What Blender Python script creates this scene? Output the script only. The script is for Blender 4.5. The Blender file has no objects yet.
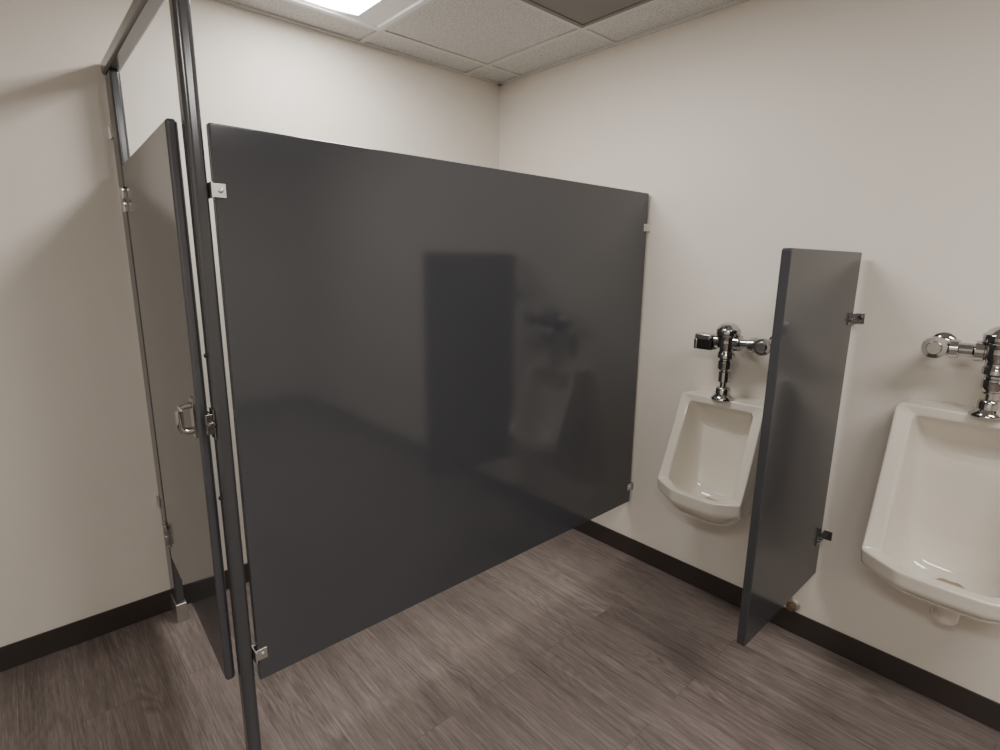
import bpy, bmesh, math
from mathutils import Vector, Matrix
S = bpy.context.scene
COL = S.collection
XW, YB, ZC = 2.199, 2.452, 2.44
XL, YF = -1.7, -2.6

# ---------------------------------------------------------------- materials
def new_mat(name):
    m = bpy.data.materials.new(name); m.use_nodes = True
    nt = m.node_tree
    return m, nt, nt.nodes["Principled BSDF"]
def N(nt, t, **kw):
    n = nt.nodes.new(t)
    for k, v in kw.items():
        setattr(n, k, v)
    return n
def simple(name, col, rough=0.5, metal=0.0, coat=0.0, bump=0.0, bscale=200, var=0.04, spec=0.5):
    m, nt, b = new_mat(name)
    b.inputs["Roughness"].default_value = rough
    b.inputs["Metallic"].default_value = metal
    b.inputs["Coat Weight"].default_value = coat
    b.inputs["Coat Roughness"].default_value = 0.05
    b.inputs["Specular IOR Level"].default_value = spec
    geo = N(nt, "ShaderNodeNewGeometry")
    nz = N(nt, "ShaderNodeTexNoise"); nz.inputs["Scale"].default_value = 6
    nz.inputs["Detail"].default_value = 4
    nt.links.new(geo.outputs["Position"], nz.inputs["Vector"])
    mx = N(nt, "ShaderNodeMix", data_type='RGBA')
    mx.inputs[6].default_value = (*[c*(1-var) for c in col], 1)
    mx.inputs[7].default_value = (*[min(1, c*(1+var)) for c in col], 1)
    nt.links.new(nz.outputs["Fac"], mx.inputs[0])
    nt.links.new(mx.outputs[2], b.inputs["Base Color"])
    if bump:
        n2 = N(nt, "ShaderNodeTexNoise"); n2.inputs["Scale"].default_value = bscale
        n2.inputs["Detail"].default_value = 3
        nt.links.new(geo.outputs["Position"], n2.inputs["Vector"])
        bp = N(nt, "ShaderNodeBump"); bp.inputs["Strength"].default_value = bump
        bp.inputs["Distance"].default_value = 0.002
        nt.links.new(n2.outputs["Fac"], bp.inputs["Height"])
        nt.links.new(bp.outputs["Normal"], b.inputs["Normal"])
    return m

M_wall = simple("painted_wall", (0.785, 0.730, 0.655), 0.5, bump=0.2, bscale=160, var=0.015)
M_base = simple("vinyl_baseboard", (0.040, 0.031, 0.028), 0.4)
M_panel = simple("dark_grey_laminate", (0.062, 0.064, 0.072), 0.10, var=0.03, spec=0.72)
M_screen = simple("dark_grey_screen_laminate", (0.048, 0.049, 0.054), 0.13, var=0.03, spec=0.36)
M_post = simple("dark_grey_enamel", (0.060, 0.061, 0.066), 0.18, var=0.03, spec=0.7)
M_chrome = simple("chrome", (0.52, 0.515, 0.51), 0.07, metal=1.0)
M_dchrome = simple("dark_chrome", (0.26, 0.26, 0.26), 0.12, metal=1.0)
M_steel = simple("brushed_steel", (0.66, 0.65, 0.63), 0.32, metal=1.0)
M_black = simple("black_plastic", (0.012, 0.012, 0.012), 0.25)
M_brass = simple("tarnished_brass", (0.28, 0.20, 0.12), 0.4, metal=0.9)
M_grid = simple("ceiling_grid_paint", (0.64, 0.63, 0.60), 0.5)
M_china = simple("vitreous_china", (0.80, 0.75, 0.66), 0.10, coat=0.6, var=0.01)
M_drain = simple("stained_drain", (0.36, 0.26, 0.15), 0.3)
M_fix = simple("light_housing", (0.80, 0.81, 0.82), 0.4)
M_rubber = simple("black_rubber", (0.01, 0.01, 0.01), 0.5)

def mat_ceiling():
    m, nt, b = new_mat("acoustic_tile")
    geo = N(nt, "ShaderNodeNewGeometry")
    n1 = N(nt, "ShaderNodeTexNoise"); n1.inputs["Scale"].default_value = 170; n1.inputs["Detail"].default_value = 5
    nt.links.new(geo.outputs["Position"], n1.inputs["Vector"])
    cr = N(nt, "ShaderNodeValToRGB")
    cr.color_ramp.elements[0].position = 0.34; cr.color_ramp.elements[0].color = (0.38, 0.375, 0.365, 1)
    cr.color_ramp.elements[1].position = 0.50; cr.color_ramp.elements[1].color = (0.67, 0.665, 0.65, 1)
    nt.links.new(n1.outputs["Fac"], cr.inputs["Fac"])
    nt.links.new(cr.outputs["Color"], b.inputs["Base Color"])
    bp = N(nt, "ShaderNodeBump"); bp.inputs["Strength"].default_value = 0.25; bp.inputs["Distance"].default_value = 0.002
    nt.links.new(n1.outputs["Fac"], bp.inputs["Height"]); nt.links.new(bp.outputs["Normal"], b.inputs["Normal"])
    b.inputs["Roughness"].default_value = 0.9
    return m
M_ceil = mat_ceiling()

def mat_floor():
    m, nt, b = new_mat("grey_wood_vinyl_plank")
    L = nt.links.new
    geo = N(nt, "ShaderNodeNewGeometry")
    sep = N(nt, "ShaderNodeSeparateXYZ"); L(geo.outputs["Position"], sep.inputs[0])
    cmb = N(nt, "ShaderNodeCombineXYZ"); L(sep.outputs["Y"], cmb.inputs["X"]); L(sep.outputs["X"], cmb.inputs["Y"])
    br = N(nt, "ShaderNodeTexBrick"); br.offset = 0.37; br.offset_frequency = 2
    br.inputs["Scale"].default_value = 1.0
    br.inputs["Brick Width"].default_value = 1.22; br.inputs["Row Height"].default_value = 0.152
    br.inputs["Mortar Size"].default_value = 0.0007; br.inputs["Mortar Smooth"].default_value = 0.2
    br.inputs["Color1"].default_value = (0, 0, 0, 1); br.inputs["Color2"].default_value = (1, 1, 1, 1)
    br.inputs["Mortar"].default_value = (0.5, 0.5, 0.5, 1)
    L(cmb.outputs[0], br.inputs["Vector"])
    off = N(nt, "ShaderNodeVectorMath", operation='SCALE'); off.inputs["Scale"].default_value = 7.3
    L(br.outputs["Color"], off.inputs[0])
    addv = N(nt, "ShaderNodeVectorMath", operation='ADD'); L(cmb.outputs[0], addv.inputs[0]); L(off.outputs[0], addv.inputs[1])
    def noise(sx, sy, det, rough=0.5, dist=0.0):
        sc = N(nt, "ShaderNodeVectorMath", operation='MULTIPLY'); sc.inputs[1].default_value = (sx, sy, 1)
        L(addv.outputs[0], sc.inputs[0])
        n1 = N(nt, "ShaderNodeTexNoise"); n1.inputs["Scale"].default_value = 1.0; n1.inputs["Detail"].default_value = det
        n1.inputs["Roughness"].default_value = rough; n1.inputs["Distortion"].default_value = dist
        L(sc.outputs[0], n1.inputs["Vector"]); return n1
    n1 = noise(5.0, 150, 7, 0.68, 0.15)     # fine streaks
    n4 = noise(22, 380, 4, 0.6, 0.0)        # short pores
    n2 = noise(1.7, 8, 2.0, 0.45, 0.3)      # oak figure
    n3 = noise(1.6, 12, 3)
    n5 = noise(2.2, 5, 2)                   # where figure shows
    mul = N(nt, "ShaderNodeMath", operation='MULTIPLY'); mul.inputs[1].default_value = 85; L(n2.outputs["Fac"], mul.inputs[0])
    sn = N(nt, "ShaderNodeMath", operation='SINE'); L(mul.outputs[0], sn.inputs[0])
    msk = N(nt, "ShaderNodeMapRange"); msk.inputs["From Min"].default_value = 0.42; msk.inputs["From Max"].default_value = 0.62
    msk.inputs["To Min"].default_value = 0.004; msk.inputs["To Max"].default_value = 0.042
    L(n5.outputs["Fac"], msk.inputs["Value"])
    fig = N(nt, "ShaderNodeMath", operation='MULTIPLY'); L(sn.outputs[0], fig.inputs[0]); L(msk.outputs[0], fig.inputs[1])
    def mad(src, k, add):
        a = N(nt, "ShaderNodeMath", operation='MULTIPLY_ADD'); a.inputs[1].default_value = k
        L(src, a.inputs[0]); L(add, a.inputs[2]); return a.outputs[0]
    v = mad(n3.outputs["Fac"], 0.26, fig.outputs[0])
    v = mad(n1.outputs["Fac"], 0.50, v)
    v = mad(n4.outputs["Fac"], 0.32, v)
    sepc = N(nt, "ShaderNodeSeparateColor"); L(br.outputs["Color"], sepc.inputs[0])
    v = mad(sepc.outputs[0], 0.03, v)
    cr = N(nt, "ShaderNodeValToRGB"); e = cr.color_ramp.elements
    e[0].position = 0.38; e[0].color = (0.075, 0.057, 0.050, 1)
    e[1].position = 0.76; e[1].color = (0.330, 0.278, 0.254, 1)
    x = e.new(0.55); x.color = (0.178, 0.145, 0.132, 1)
    L(v, cr.inputs["Fac"])
    mx = N(nt, "ShaderNodeMix", data_type='RGBA'); mx.inputs[7].default_value = (0.08, 0.06, 0.053, 1)
    L(br.outputs["Fac"], mx.inputs[0]); L(cr.outputs["Color"], mx.inputs[6])
    L(mx.outputs[2], b.inputs["Base Color"])
    b.inputs["Roughness"].default_value = 0.34
    bp = N(nt, "ShaderNodeBump"); bp.inputs["Strength"].default_value = 0.05; bp.inputs["Distance"].default_value = 0.001
    L(n1.outputs["Fac"], bp.inputs["Height"]); L(bp.outputs["Normal"], b.inputs["Normal"])
    return m
M_floor = mat_floor()

def mat_emit(name, col, s):
    m, nt, b = new_mat(name)
    b.inputs["Base Color"].default_value = (0.8, 0.8, 0.8, 1)
    geo = N(nt, "ShaderNodeNewGeometry")
    nz = N(nt, "ShaderNodeTexNoise"); nz.inputs["Scale"].default_value = 300
    nt.links.new(geo.outputs["Position"], nz.inputs["Vector"])
    mx = N(nt, "ShaderNodeMix", data_type='RGBA')
    mx.inputs[6].default_value = (*[c*0.97 for c in col], 1); mx.inputs[7].default_value = (*col, 1)
    nt.links.new(nz.outputs["Fac"], mx.inputs[0]); nt.links.new(mx.outputs[2], b.inputs["Emission Color"])
    b.inputs["Emission Strength"].default_value = s
    return m
M_lens = mat_emit("glowing_lens", (1.0, 0.97, 0.93), 29)

# ---------------------------------------------------------------- helpers
WP = {}
def empty(name, loc, label, cat, group=None):
    o = bpy.data.objects.new(name, None); o.location = loc; o.empty_display_size = 0.1
    COL.objects.link(o); WP[o.name] = Vector(loc)
    o["label"] = label; o["category"] = cat
    if group: o["group"] = group
    return o
def finish(name, bm, mat, parent=None, smooth=False, subsurf=0, bevel=0.0, kind=None, label=None, autosm=True, origin=None):
    bmesh.ops.recalc_face_normals(bm, faces=bm.faces)
    lo = Vector([min(v.co[i] for v in bm.verts) for i in range(3)])
    hi = Vector([max(v.co[i] for v in bm.verts) for i in range(3)])
    c = origin if origin is not None else (lo+hi)/2
    bmesh.ops.translate(bm, verts=bm.verts, vec=-c)
    me = bpy.data.meshes.new(name); bm.to_mesh(me); bm.free()
    o = bpy.data.objects.new(name, me); me.materials.append(mat)
    if smooth:
        for p in me.polygons: p.use_smooth = True
        if not subsurf:
            try: me.set_sharp_from_angle(angle=math.radians(40))
            except Exception: pass
    COL.objects.link(o); WP[o.name] = c.copy()
    if parent:
        o.parent = parent; o.location = c - WP[parent.name]
    else:
        o.location = c
    if bevel:
        md = o.modifiers.new("bevel", 'BEVEL'); md.width = bevel; md.segments = 4; md.limit_method = 'ANGLE'
        for p in me.polygons: p.use_smooth = True
        md.harden_normals = True
    if subsurf:
        md = o.modifiers.new("sub", 'SUBSURF'); md.levels = subsurf; md.render_levels = subsurf
    if kind: o["kind"] = kind
    if label: o["label"] = label
    return o
def bm_box(bm, lo, hi, mtx=None):
    vs = [bm.verts.new((x, y, z)) for x in (lo[0], hi[0]) for y in (lo[1], hi[1]) for z in (lo[2], hi[2])]
    for f in ((0,1,3,2),(4,6,7,5),(0,4,5,1),(2,3,7,6),(0,2,6,4),(1,5,7,3)):
        bm.faces.new([vs[i] for i in f])
    if mtx: bmesh.ops.transform(bm, matrix=mtx, verts=vs)
    return vs
def box(name, lo, hi, mat, mtx=None, **kw):
    bm = bmesh.new(); bm_box(bm, lo, hi, mtx)
    return finish(name, bm, mat, **kw)
def bm_lathe(bm, prof, org, axis, seg=32, mtx=None):
    axis = Vector(axis).normalized(); q = axis.to_track_quat('Z', 'Y').to_matrix()
    rings = []; new = []
    for r, t in prof:
        if r < 1e-5:
            v = bm.verts.new(Vector(org)+axis*t); rings.append([v]); new.append(v)
        else:
            ring = []
            for i in range(seg):
                a = 2*math.pi*i/seg
                v = bm.verts.new(Vector(org) + q @ Vector((r*math.cos(a), r*math.sin(a), t)))
                ring.append(v); new.append(v)
            rings.append(ring)
    for A, B in zip(rings, rings[1:]):
        for i in range(seg):
            j = (i+1) % seg
            if len(A) == 1 and len(B) == 1: continue
            if len(A) == 1: bm.faces.new((A[0], B[i], B[j]))
            elif len(B) == 1: bm.faces.new((A[i], B[0], A[j]))
            else: bm.faces.new((A[i], B[i], B[j], A[j]))
    if mtx: bmesh.ops.transform(bm, matrix=mtx, verts=new)
def lathe(name, prof, org, axis, mat, seg=32, mtx=None, **kw):
    bm = bmesh.new(); bm_lathe(bm, prof, org, axis, seg, mtx)
    return finish(name, bm, mat, smooth=True, **kw)
def bm_tube(bm, pts, r, seg=16, mtx=None):
    pts = [Vector(p) for p in pts]; rings = []; new = []
    up = Vector((0.123, 0.456, 0.88)).normalized()
    for i, p in enumerate(pts):
        t = (pts[min(i+1, len(pts)-1)] - pts[max(i-1, 0)]).normalized()
        a = t.cross(up).normalized(); b = a.cross(t)
        ring = [bm.verts.new(p + r*(math.cos(2*math.pi*k/seg)*a + math.sin(2*math.pi*k/seg)*b)) for k in range(seg)]
        rings.append(ring); new += ring
    for A, B in zip(rings, rings[1:]):
        for i in range(seg):
            j = (i+1) % seg; bm.faces.new((A[i], B[i], B[j], A[j]))
    bm.faces.new(rings[0]); bm.faces.new(rings[-1])
    if mtx: bmesh.ops.transform(bm, matrix=mtx, verts=new)

# ---------------------------------------------------------------- room
T = 0.1
box("floor", (XL-T, YF-T, -0.1), (XW+T, YB+T, 0), M_floor, kind="structure")
box("ceiling", (XL-T, YF-T, ZC), (XW+T, YB+T, ZC+0.1), M_ceil, kind="structure")
box("wall_back", (XL-T, YB, 0), (XW+T, YB+T, ZC), M_wall, kind="structure")
box("wall_right", (XW, YF, 0), (XW+T, YB, ZC), M_wall, kind="structure")
box("wall_left", (XL-T, YF, 0), (XL, YB, ZC), M_wall, kind="structure")
box("wall_front", (XL-T, YF-T, 0), (XW+T, YF, ZC), M_wall, kind="structure")
BH = 0.095
box("baseboard_back", (XL, YB-0.006, 0), (XW, YB, BH), M_base, kind="structure", bevel=0.002)
box("baseboard_right", (XW-0.006, YF, 0), (XW, YB-0.006, BH), M_base, kind="structure", bevel=0.002)
box("baseboard_left", (XL, YF, 0), (XL+0.006, YB-0.006, BH), M_base, kind="structure", bevel=0.002)
box("baseboard_front", (XL+0.006, YF, 0), (XW-0.006, YF+0.006, BH), M_base, kind="structure", bevel=0.002)
gx = [1.95-0.61*i for i in range(6)]
gy = [2.27-0.61*i for i in range(8)]
n = 1
for x in gx:
    box("trim_%d" % n, (x-0.012, YF, ZC-0.006), (x+0.012, YB, ZC+0.001), M_grid, kind="structure"); n += 1
for y in gy:
    box("trim_%d" % n, (XL, y-0.012, ZC-0.0055), (XW, y+0.012, ZC+0.001), M_grid, kind="structure"); n += 1
for lo, hi in (((XL, YB-0.022, ZC-0.008), (XW, YB, ZC)), ((XW-0.022, YF, ZC-0.008), (XW, YB, ZC)),
               ((XL, YF, ZC-0.008), (XL+0.022, YB, ZC)), ((XL, YF, ZC-0.008), (XW, YF+0.022, ZC))):
    box("trim_%d" % n, lo, hi, M_grid, kind="structure"); n += 1

# ---------------------------------------------------------------- troffers
def troffer(x0, x1, y0, y1, label):
    e = empty("ceiling_light", ((x0+x1)/2, (y0+y1)/2, ZC-0.01), label, "ceiling light", "recessed ceiling lights")
    z0 = ZC-0.012
    x0 += .012; x1 -= .012; y0 += .012; y1 -= .012
    bm = bmesh.new()
    def ring(ix, iy, z): return [bm.verts.new(p) for p in ((x0+ix, y0+iy, z), (x1-ix, y0+iy, z), (x1-ix, y1-iy, z), (x0+ix, y1-iy, z))]
    rs = [ring(0, 0, ZC-0.001), ring(0, 0, z0), ring(0.02, 0.02, z0), ring(0.025, 0.025, z0+0.006), ring(0.13, 0.06, z0+0.008)]
    for A, B in zip(rs, rs[1:]):
        for i in range(4):
            bm.faces.new((A[i], A[(i+1) % 4], B[(i+1) % 4], B[i]))
    finish("housing", bm, M_fix, parent=e)
    bm = bmesh.new()
    lx0, lx1, ly0, ly1 = x0+0.13, x1-0.13, y0+0.06, y1-0.06
    K = 12; prev = None
    for i in range(K+1):
        t = i/K; x = lx0+(lx1-lx0)*t; z = z0+0.008-0.010*math.sin(math.pi*t)
        cur = (bm.verts.new((x, ly0, z)), bm.verts.new((x, ly1, z)))
        if prev: bm.faces.new((prev[0], cur[0], cur[1], prev[1]))
        prev = cur
    finish("lens", bm, M_lens, parent=e, smooth=True, label="glowing white curved lens")
troffer(0.73, 1.34, 1.05, 2.27, "unseen ceiling light added to brighten the left side, with glowing curved lens")
troffer(0.73, 1.34, -1.39, -0.17, "unseen ceiling light added to brighten the left side, with glowing curved lens")
troffer(-1.10, -0.49, -0.78, 0.44, "unseen ceiling light added to brighten the left side, with glowing curved lens")  # added out of view to even the light and brighten left wall and door

e = empty("air_return_grille", (1.645, 1.355, ZC-0.006), "dark grey perforated air return panel in the ceiling grid", "vent")
x0, x1, y0, y1 = 1.34+.012, 1.95-.012, 1.05+.012, 1.66-.012
M_vent = simple("grey_vent", (0.20, 0.19, 0.18), 0.6)
bm = bmesh.new()
bm_box(bm, (x0, y0, ZC-0.008), (x1, y0+0.02, ZC-0.0005)); bm_box(bm, (x0, y1-0.02, ZC-0.008), (x1, y1, ZC-0.0005))
bm_box(bm, (x0, y0+0.02, ZC-0.008), (x0+0.02, y1-0.02, ZC-0.0005)); bm_box(bm, (x1-0.02, y0+0.02, ZC-0.008), (x1, y1-0.02, ZC-0.0005))
finish("frame", bm, M_vent, parent=e)
box("perforated_sheet", (x0+0.02, y0+0.02, ZC-0.005), (x1-0.02, y1-0.02, ZC-0.0005), M_vent, parent=e)

# ---------------------------------------------------------------- stall partition
ZT, ZB = 1.77, 0.295
st = empty("toilet_partition", (0.36, 1.45, 0), "dark grey laminate toilet stall with overhead rail and door ajar", "toilet partition")
box("side_panel", (0.391, 1.431, ZB), (2.186, 1.456, ZT+.004), M_panel, parent=st, bevel=0.004)
box("post", (0.345, 1.436, 0.0), (0.381, 1.484, 2.085), M_post, parent=st, bevel=0.013, label="narrow dark grey corner post")
box("pilaster", (0.347, 2.335, 0.08), (0.379, 2.44, 2.085), M_post, parent=st, bevel=0.010)
box("headrail", (0.340, 1.42, 2.085), (0.386, 2.448, 2.128), M_post, parent=st, bevel=0.010)
box("pilaster_shoe", (0.343, 2.331, 0.0), (0.383, 2.444, 0.08), M_steel, parent=st, bevel=0.003, label="stainless steel pilaster shoe")
def bracket_panel(x_att, sgn, z):
    bm = bmesh.new()
    bm_box(bm, (min(x_att, x_att+sgn*0.004), 1.420, z-0.018), (max(x_att, x_att+sgn*0.004), 1.467, z+0.018))
    ln = 0.034 if sgn > 0 else 0.042
    a, b = sorted((x_att, x_att+sgn*ln))
    bm_box(bm, (a, 1.4275, z-0.016), (b, 1.4305, z+0.016))
    bm_box(bm, (a, 1.4565, z-0.016), (b, 1.4595, z+0.016))
    bm_lathe(bm, [(0.006, 0), (0.006, 0.002), (0.003, 0.004), (0, 0.004)], (x_att+sgn*(ln-.012), 1.4275, z), (0, -1, 0), 16)
    finish("bracket", bm, M_steel, parent=st, bevel=0.001, label="stainless mounting bracket")
for z in (1.625, 0.378):
    bracket_panel(0.3812, 1, z); bracket_panel(XW-0.0005, -1, z)
for z in (1.9, 0.5):
    bm = bmesh.new()
    bm_box(bm, (0.340, YB-0.004, z-0.02), (0.386, YB, z+0.02)); bm_box(bm, (0.343, YB-0.04, z-0.02), (0.3465, YB, z+0.02))
    bm_box(bm, (0.3795, YB-0.04, z-0.02), (0.383, YB, z+0.02))
    finish("bracket", bm, M_steel, parent=st)
P0 = Vector((0.348, 2.325, 0)); P1 = Vector((0.316, 1.487, 0)); ex = (P1-P0); DW = ex.length; ex.normalize()
ey = Vector((-ex.y, ex.x, 0))
if ey.x < 0: ey = -ey
MD = Matrix(((ex.x, ey.x, 0, P0.x), (ex.y, ey.y, 0, P0.y), (0, 0, 1, 0), (0, 0, 0, 1)))
door = box("door", (0, 0, ZB), (DW, 0.026, ZT+.012), M_panel, mtx=MD, parent=st, bevel=0.010)
hx = DW-0.045; hz = 1.065
bm = bmesh.new()
bm_box(bm, (hx-0.019, -0.004, hz-0.052), (hx+0.019, 0.0, hz+0.052), MD)
path = [(-0.001, -0.034), (-0.020, -0.034), (-0.029, -0.031), (-0.033, -0.022), (-0.033, 0.022), (-0.029, 0.031), (-0.020, 0.034), (-0.001, 0.034)]
bm_tube(bm, [(hx, y, hz+z) for y, z in path], 0.0095, 16, MD)
finish("handle", bm, M_chrome, parent=door, smooth=True, label="chrome door pull")
bm = bmesh.new()
bm_box(bm, (DW-0.055, 0.0262, hz-0.02), (DW-0.002, 0.038, hz+0.02), MD)
bm_lathe(bm, [(0.012, 0), (0.012, 0.012), (0.009, 0.016), (0, 0.016)], (DW-0.03, 0.038, hz), (0, 1, 0), 24, MD)
finish("latch", bm, M_chrome, parent=door, smooth=True)
def hinge(z, h):
    bm = bmesh.new()
    bm_lathe(bm, [(0, -h/2), (0.008, -h/2), (0.009, -h/2+.003), (0.009, -0.002), (0.008, 0), (0.009, 0.002), (0.009, h/2-.003), (0.008, h/2), (0, h/2)], (0.002, -0.006, z), (0, 0, 1), 20, MD)
    bm_box(bm, (0.004, -0.004, z-h/2), (0.035, -0.0003, z+h/2-0.01), MD)
    bm_box(bm, (-0.045, -0.005, z-h/2+0.01), (-0.001, -0.002, z+h/2), MD)
    finish("hinge", bm, M_chrome, parent=door, smooth=True, label="chrome pivot hinge")
hinge(1.665, 0.085); hinge(0.40, 0.085)
bm = bmesh.new()
bm_box(bm, (0.326, 1.446, 1.035), (0.345, 1.464, 1.088)); bm_box(bm, (0.341, 1.440, 1.022), (0.3452, 1.474, 1.10))
bm_lathe(bm, [(0.010, 0), (0.010, 0.008), (0.007, 0.012), (0, 0.012)], (0.336, 1.446, 1.062), (0, -1, 0), 20)
finish("latch_keeper", bm, M_dchrome, parent=st, bevel=0.002, label="small dark chrome latch keeper on the post")
for z in (1.235, 0.86):
    bm = bmesh.new()
    bm_lathe(bm, [(0.007, 0), (0.007, 0.004), (0.003, 0.008), (0, 0.008)], (0.345, 1.452, z), (-1, 0, 0), 16)
    finish("rubber_bumper", bm, M_rubber, parent=st, smooth=True)

# ---------------------------------------------------------------- urinal divider
DY = 0.57
dv = empty("urinal_divider", (XW, DY+0.012, 0.305), "dark grey laminate privacy screen mounted between two urinals", "urinal screen")
bm = bmesh.new()
z0, z1, xa, xb = 0.308, 1.513, 1.55, XW-0.03
prof = []
def arc(cx, cz, r, a0, a1, k=4):
    for i in range(k+1):
        a = math.radians(a0+(a1-a0)*i/k); prof.append((cx+r*math.cos(a), cz+r*math.sin(a)))
arc(xa+0.009, z1-0.009, 0.009, 180, 90); prof.append((xb, z1)); prof.append((xb, z0)); arc(xa+0.006, z0+0.006, 0.006, 270, 180)
A = [bm.verts.new((x, DY, z)) for x, z in prof]; B = [bm.verts.new((x, DY+0.026, z)) for x, z in prof]
bm.faces.new(A); bm.faces.new(B)
for i in range(len(A)):
    j = (i+1) % len(A); bm.faces.new((A[i], A[j], B[j], B[i]))
finish("screen_panel", bm, M_screen, parent=dv, bevel=0.004)
for z in (1.288, 0.462):
    bm = bmesh.new()
    for s, y in ((-1, DY), (1, DY+0.026)):
        y0, y1 = sorted((y, y+s*0.004)); bm_box(bm, (XW-0.088, y0, z-0.017), (XW-0.0006, y1, z+0.017))
        y0, y1 = sorted((y, y+s*0.028)); bm_box(bm, (XW-0.0045, y0, z-0.017), (XW-0.0002, y1, z+0.017))
        for dx in (0.072, 0.048):
            bm_lathe(bm, [(0.007, 0), (0.007, 0.004), (0.004, 0.007), (0, 0.007)], (XW-dx, y+s*0.004, z), (0, s, 0), 14)
    finish("bracket", bm, M_dchrome, parent=dv, smooth=True, label="dark chrome angle bracket")

# ---------------------------------------------------------------- urinals
def urinal(yc, zt, zl, hw, ka, dt, ds, df, label, drop, w, lipT, outz):
    e = empty("urinal", (XW, yc, zl-drop), label, "urinal", "wall-hung urinals")
    a = hw*ka
    def side(t): return (a+(hw-a)*t, dt+(ds-dt)*t, (zt-0.025)+((zl+0.03)-(zt-0.025))*t)
    def mk(fn):
        half = fn(); return half[:] + [(-s, d, z) for s, d, z in reversed(half[1:-1])]
    def R1():
        h = [(0, dt, zt), (.5*a, dt, zt), (.95*a, dt, zt), (a, dt+.002, zt-.012)]
        h += [side(.3), side(.65), side(.93)]
        h += [(hw, ds+.014, zl+.004), (.78*hw, ds+.56*(df-ds), zl-.002), (.50*hw, df-.002, zl-.006), (0, df+.004, zl-.007)]
        return h
    def Lo():
        r = R1(); o = []
        for i, (s, d, z) in enumerate(r):
            if i <= 3: o.append((s, d-.03, z))
            elif i <= 6: o.append((s, d-.050, z-(.02 if i == 6 else 0)))
            elif i == 7: o.append((s*.99, d-.012, z-lipT))
            else: o.append((s*.98, d-.010, z-lipT))
        return o
    def Be():
        return [(0, dt*.5, zt), (.5*a, dt*.5, zt), (.95*a, dt*.5, zt), (a, dt*.5, zt-.012),
                (side(.3)[0]*.98, dt*.5, side(.3)[2]), (side(.65)[0]*.98, dt*.6, side(.65)[2]), (hw*.97, ds*.50, zl+.0),
                (hw*.92, ds*.68, zl-lipT-.025), (.70*hw, df*.68, zl-drop*.84), (.40*hw, df*.72, zl-drop*.96), (0, df*.73, zl-drop*.98)]
    def Be2():
        b = Be(); o = []
        for i, (s, d, z) in enumerate(b):
            if i < 7: o.append((s, d*.5, z))
            else: o.append((s*.86, d*.5, (zl-lipT-.04, zl-drop*.97, zl-drop*1.0, zl-drop*1.0)[i-7]))
        return o
    def Wl():
        return [(s, 0.0, z) for s, d, z in Be2()]
    def R2():
        h = [(0, dt-.002, zt-.030), (.5*a, dt-.002, zt-.030), (a-w-.010, dt-.002, zt-.031), (a-w, dt+.002, zt-.045)]
        for t in (.3, .65, .88):
            s, d, z = side(t); h.append((s-w, d-.002, z))
        h += [(hw-w-.004, ds-.004, zl+.010), (.76*hw-w*.65, ds+.56*(df-ds)-w*.80, zl-.002), (.46*hw, df-w*.95, zl-.007), (0, df-w*.95+.004, zl-.008)]
        return h
    def C0():
        r = R2(); o = []
        for i, (s, d, z) in enumerate(r):
            if i <= 3: o.append((s*.985, d-.012, z-.008))
            elif i <= 6: o.append((s-.008, d-.018, z))
            else: o.append((s*.965, d-.010, z-.024))
        return o
    def C1():
        return [(0, .075, zt-.058), (.5*a, .075, zt-.058), (a-w-.028, .072, zt-.062), (a-w-.014, .065, zt-.09),
                (side(.3)[0]-w-.014, .065, side(.3)[2]), (side(.65)[0]-w-.016, .08, side(.65)[2]), (hw-w-.018, .11, zl+.02),
                (hw-w-.022, ds*.70, zl-.042), (.62*hw-.01, df*.64, zl-.068), (.38*hw, df*.69, zl-.074), (0, df*.70, zl-.074)]
    def C2():
        return [(0, .050, zt-.095), (.45*a, .050, zt-.095), (a-w-.045, .048, zt-.10), (a-w-.028, .045, zt-.13),
                (side(.3)[0]-w-.028, .045, side(.3)[2]-.01), (side(.65)[0]-w-.030, .05, side(.65)[2]), (hw-w-.034, .065, zl+.0),
                (hw-w-.045, ds*.48, zl-.074), (.46*hw, df*.50, zl-.088), (.26*hw, df*.54, zl-.091), (0, df*.54, zl-.091)]
    def C3():
        return [(0, .038, zt-.15), (.3*a, .038, zt-.15), (.42*a, .039, zt-.155), (.45*a, .039, zt-.18),
                (.45*a, .040, side(.3)[2]-.02), (.45*a, .045, side(.65)[2]), (.45*a, .055, zl+.01),
                (.40*hw, .078, zl-.07), (.26*hw, .115, zl-.091), (.13*hw, .14, zl-.094), (0, .14, zl-.094)]
    bm = bmesh.new(); rings = []
    cl = bm.edges.layers.float.new("crease_edge")
    for f in (Wl, Be2, Be, Lo, R1, R2, C0, C1, C2, C3):
        rings.append([bm.verts.new((XW-0.0005-d, yc+s, z)) for s, d, z in mk(f)])
    for A, B in zip(rings, rings[1:]):
        n = len(A)
        for i in range(n):
            j = (i+1) % n; bm.faces.new((A[i], A[j], B[j], B[i]))
    c = rings[-1]; n = len(c)
    for i in range(0, n//2):
        p, q = c[i], c[i+1]; r_, s_ = c[(n-i-1) % n], c[(n-i) % n]
        vs = []
        for v in (p, q, r_, s_):
            if v not in vs: vs.append(v)
        if len(vs) >= 3: bm.faces.new(vs)
    def cre(v0, v1, val):
        ed = bm.edges.get((v0, v1))
        if ed: ed[cl] = val
    for ri, val in ((3, .45), (4, .58), (5, .55)):
        R = rings[ri]
        for i in range(n): cre(R[i], R[(i+1) % n], val)
    for st_, val in ((2, .7), (3, .7), (7, .75), (9, .5)):
        for k in (st_, n-st_):
            for ri in range(2, 7): cre(rings[ri][k], rings[ri+1][k], val)
    finish("bowl", bm, M_china, parent=e, smooth=True, subsurf=3)
    dz = zl-.079
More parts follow.
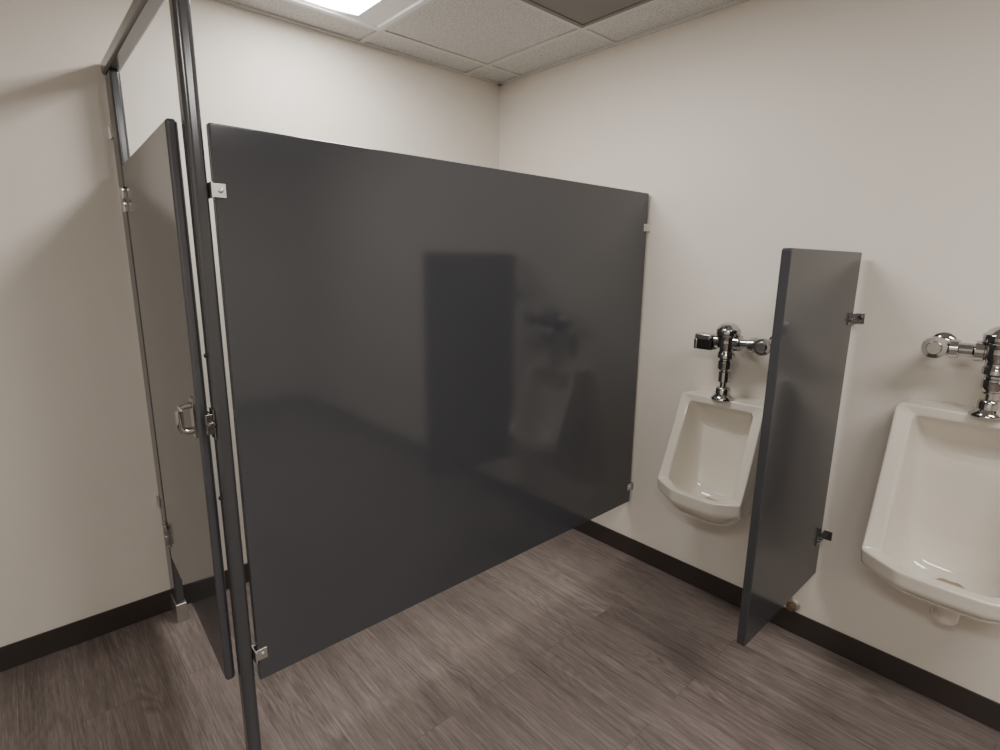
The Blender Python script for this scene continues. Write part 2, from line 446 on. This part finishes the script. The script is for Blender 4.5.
    lathe("drain", [(0.036, -0.014), (0.038, 0.001), (0.034, 0.004), (0.022, 0.001), (0.012, 0.0015), (0, 0.002)], (XW-.128, yc, dz), (0.10, 0, 1), M_drain, parent=e, label="stained drain opening in the basin")
    L = zl-drop+0.01-outz
    lathe("trap_outlet", [(0.034, 0.03), (0.038, -0.0), (0.038, -L+.012), (0.032, -L), (0, -L)], (XW-.085, yc, zl-drop+0.01), (0, 0, 1), M_china, parent=e)
    return e
U1 = (0.966, 0.935)
U2 = (0.178, 1.04)
urinal(U1[0], U1[1], 0.575, 0.178, .97, 0.120, 0.240, 0.298, "small white china wall-hung urinal beside the stall panel", 0.155, 0.038, 0.058, .40)
urinal(U2[0], U2[1], 0.572, 0.216, .99, 0.120, 0.245, 0.313, "large white china wall-hung urinal with stained drain", 0.13, 0.048, 0.054, .350)

# ---------------------------------------------------------------- flush valves
def valve(yc, zv, ztop, stop_side, k, label):
    e = empty("flush_valve", (XW-0.11, yc, ztop), label, "flush valve", "chrome flush valves")
    cx = XW-0.11
    def K(p): return [(r*k, t) for r, t in p]
    lathe("valve_body", K([(0, -.110), (.024, -.110), (.027, -.104), (.027, -.078), (.023, -.074), (.023, -.068), (.031, -.062), (.031, -.046), (.027, -.040), (.027, -.026), (.033, -.018), (.035, 0.000), (.033, .018),
                         (.036, .026), (.041, .029), (.042, .034), (.042, .050), (.039, .054), (.035, .058), (.028, .068), (.014, .076), (0, .078)]),
          (cx, yc, zv), (0, 0, 1), M_chrome, parent=e)
    h = ztop-zv
    lathe("tailpiece", [(.017, -.105), (.017, -.118), (.022, -.120), (.022, h+.072), (.014, h+.068), (.014, h+.050), (.024, h+.048), (.028, h+.042), (.028, h+.022),
                        (.036, h+.014), (.043, h+.004), (.043, h+.0008), (0, h+.0008)], (cx, yc, zv), (0, 0, 1), M_chrome, parent=e)
    s = stop_side
    lathe("supply_arm", K([(0, .018), (.023, .018), (.023, .030), (.029, .032), (.029, .052), (.022, .055), (.019, .058), (.019, .088), (.026, .091), (.028, .110), (.022, .114), (.019, .14)]),
          (cx, yc, zv), (0, s, 0), M_chrome, parent=e)
    ys = yc+s*0.145
    lathe("control_stop", [(0.016, .001), (.016, .070), (.022, .074), (.026, .090), (.028, .110), (.025, .118), (.025, .122), (.032, .124), (.033, .127), (.033, .138), (.031, .141), (.020, .142), (.019, .150), (.017, .152), (0, .152)],
          (XW, ys, zv), (-1, 0, 0), M_chrome, parent=e)
    lathe("wall_flange", [(.036, .0005), (.036, .004), (.030, .010), (.020, .014), (.0162, .015)], (XW, ys, zv), (-1, 0, 0), M_chrome, parent=e)
    lathe("sensor_collar", K([(0, .018), (.021, .018), (.021, .03), (.026, .032), (.026, .045), (.022, .05), (0, .052)]), (cx, yc, zv), (0, -s, 0), M_chrome, parent=e)
    a, b = sorted((yc-s*0.05, yc-s*0.118))
    sb = box("sensor_housing", (cx-0.032, a, zv-0.038), (cx+0.028, b, zv+0.016), M_black, parent=e, bevel=0.007, label="black plastic sensor housing")
    a, b = sorted((yc-s*0.056, yc-s*0.124))
    box("sensor_cover", (cx-0.034, a, zv+0.000), (cx+0.030, b, zv+0.026), M_chrome, parent=sb, bevel=0.007, label="chrome sensor cover")
    a, b = sorted((yc-s*0.110, yc-s*0.126))
    box("end_cap", (cx-0.034, a, zv-0.038), (cx+0.026, b, zv+0.006), M_chrome, parent=sb, bevel=0.005, label="chrome end cap")
valve(0.966, 1.167, U1[1], -1, 1.08, "chrome sensor flush valve above the small urinal")
valve(0.172, 1.228, U2[1], 1, 1.05, "chrome flush valve above the large urinal")

e = empty("cleanout_plug", (XW, 0.64, 0.12), "small tarnished brass cleanout plug just above the baseboard", "pipe fitting")
lathe("plug_collar", [(.026, .0005), (.026, .004), (.018, .008), (.018, .02)], (XW, 0.64, 0.125), (-1, 0, 0), M_steel, parent=e)
lathe("plug_cap", [(.014, .012), (.018, .020), (.019, .032), (.014, .040), (0, .042)], (XW, 0.64, 0.125), (-1, 0, 0), M_brass, parent=e)

# ---------------------------------------------------------------- camera
F = Vector((0.6573, 0.7249, -0.2062)).normalized()
r = Vector((0.7423, -0.6700, 0.0107)); r = (r - F*r.dot(F)).normalized()
u = r.cross(F).normalized()
cam = bpy.data.cameras.new("camera"); co = bpy.data.objects.new("camera", cam); COL.objects.link(co)
co.matrix_world = Matrix(((r.x, u.x, -F.x, 0), (r.y, u.y, -F.y, 0), (r.z, u.z, -F.z, 1.47), (0, 0, 0, 1)))
cam.sensor_width = 36; cam.lens = 540/1000*36; cam.clip_start = 0.02
S.camera = co
w = bpy.data.worlds.new("world"); S.world = w; w.use_nodes = True
w.node_tree.nodes["Background"].inputs[0].default_value = (0.5, 0.5, 0.5, 1)
w.node_tree.nodes["Background"].inputs[1].default_value = 0.3
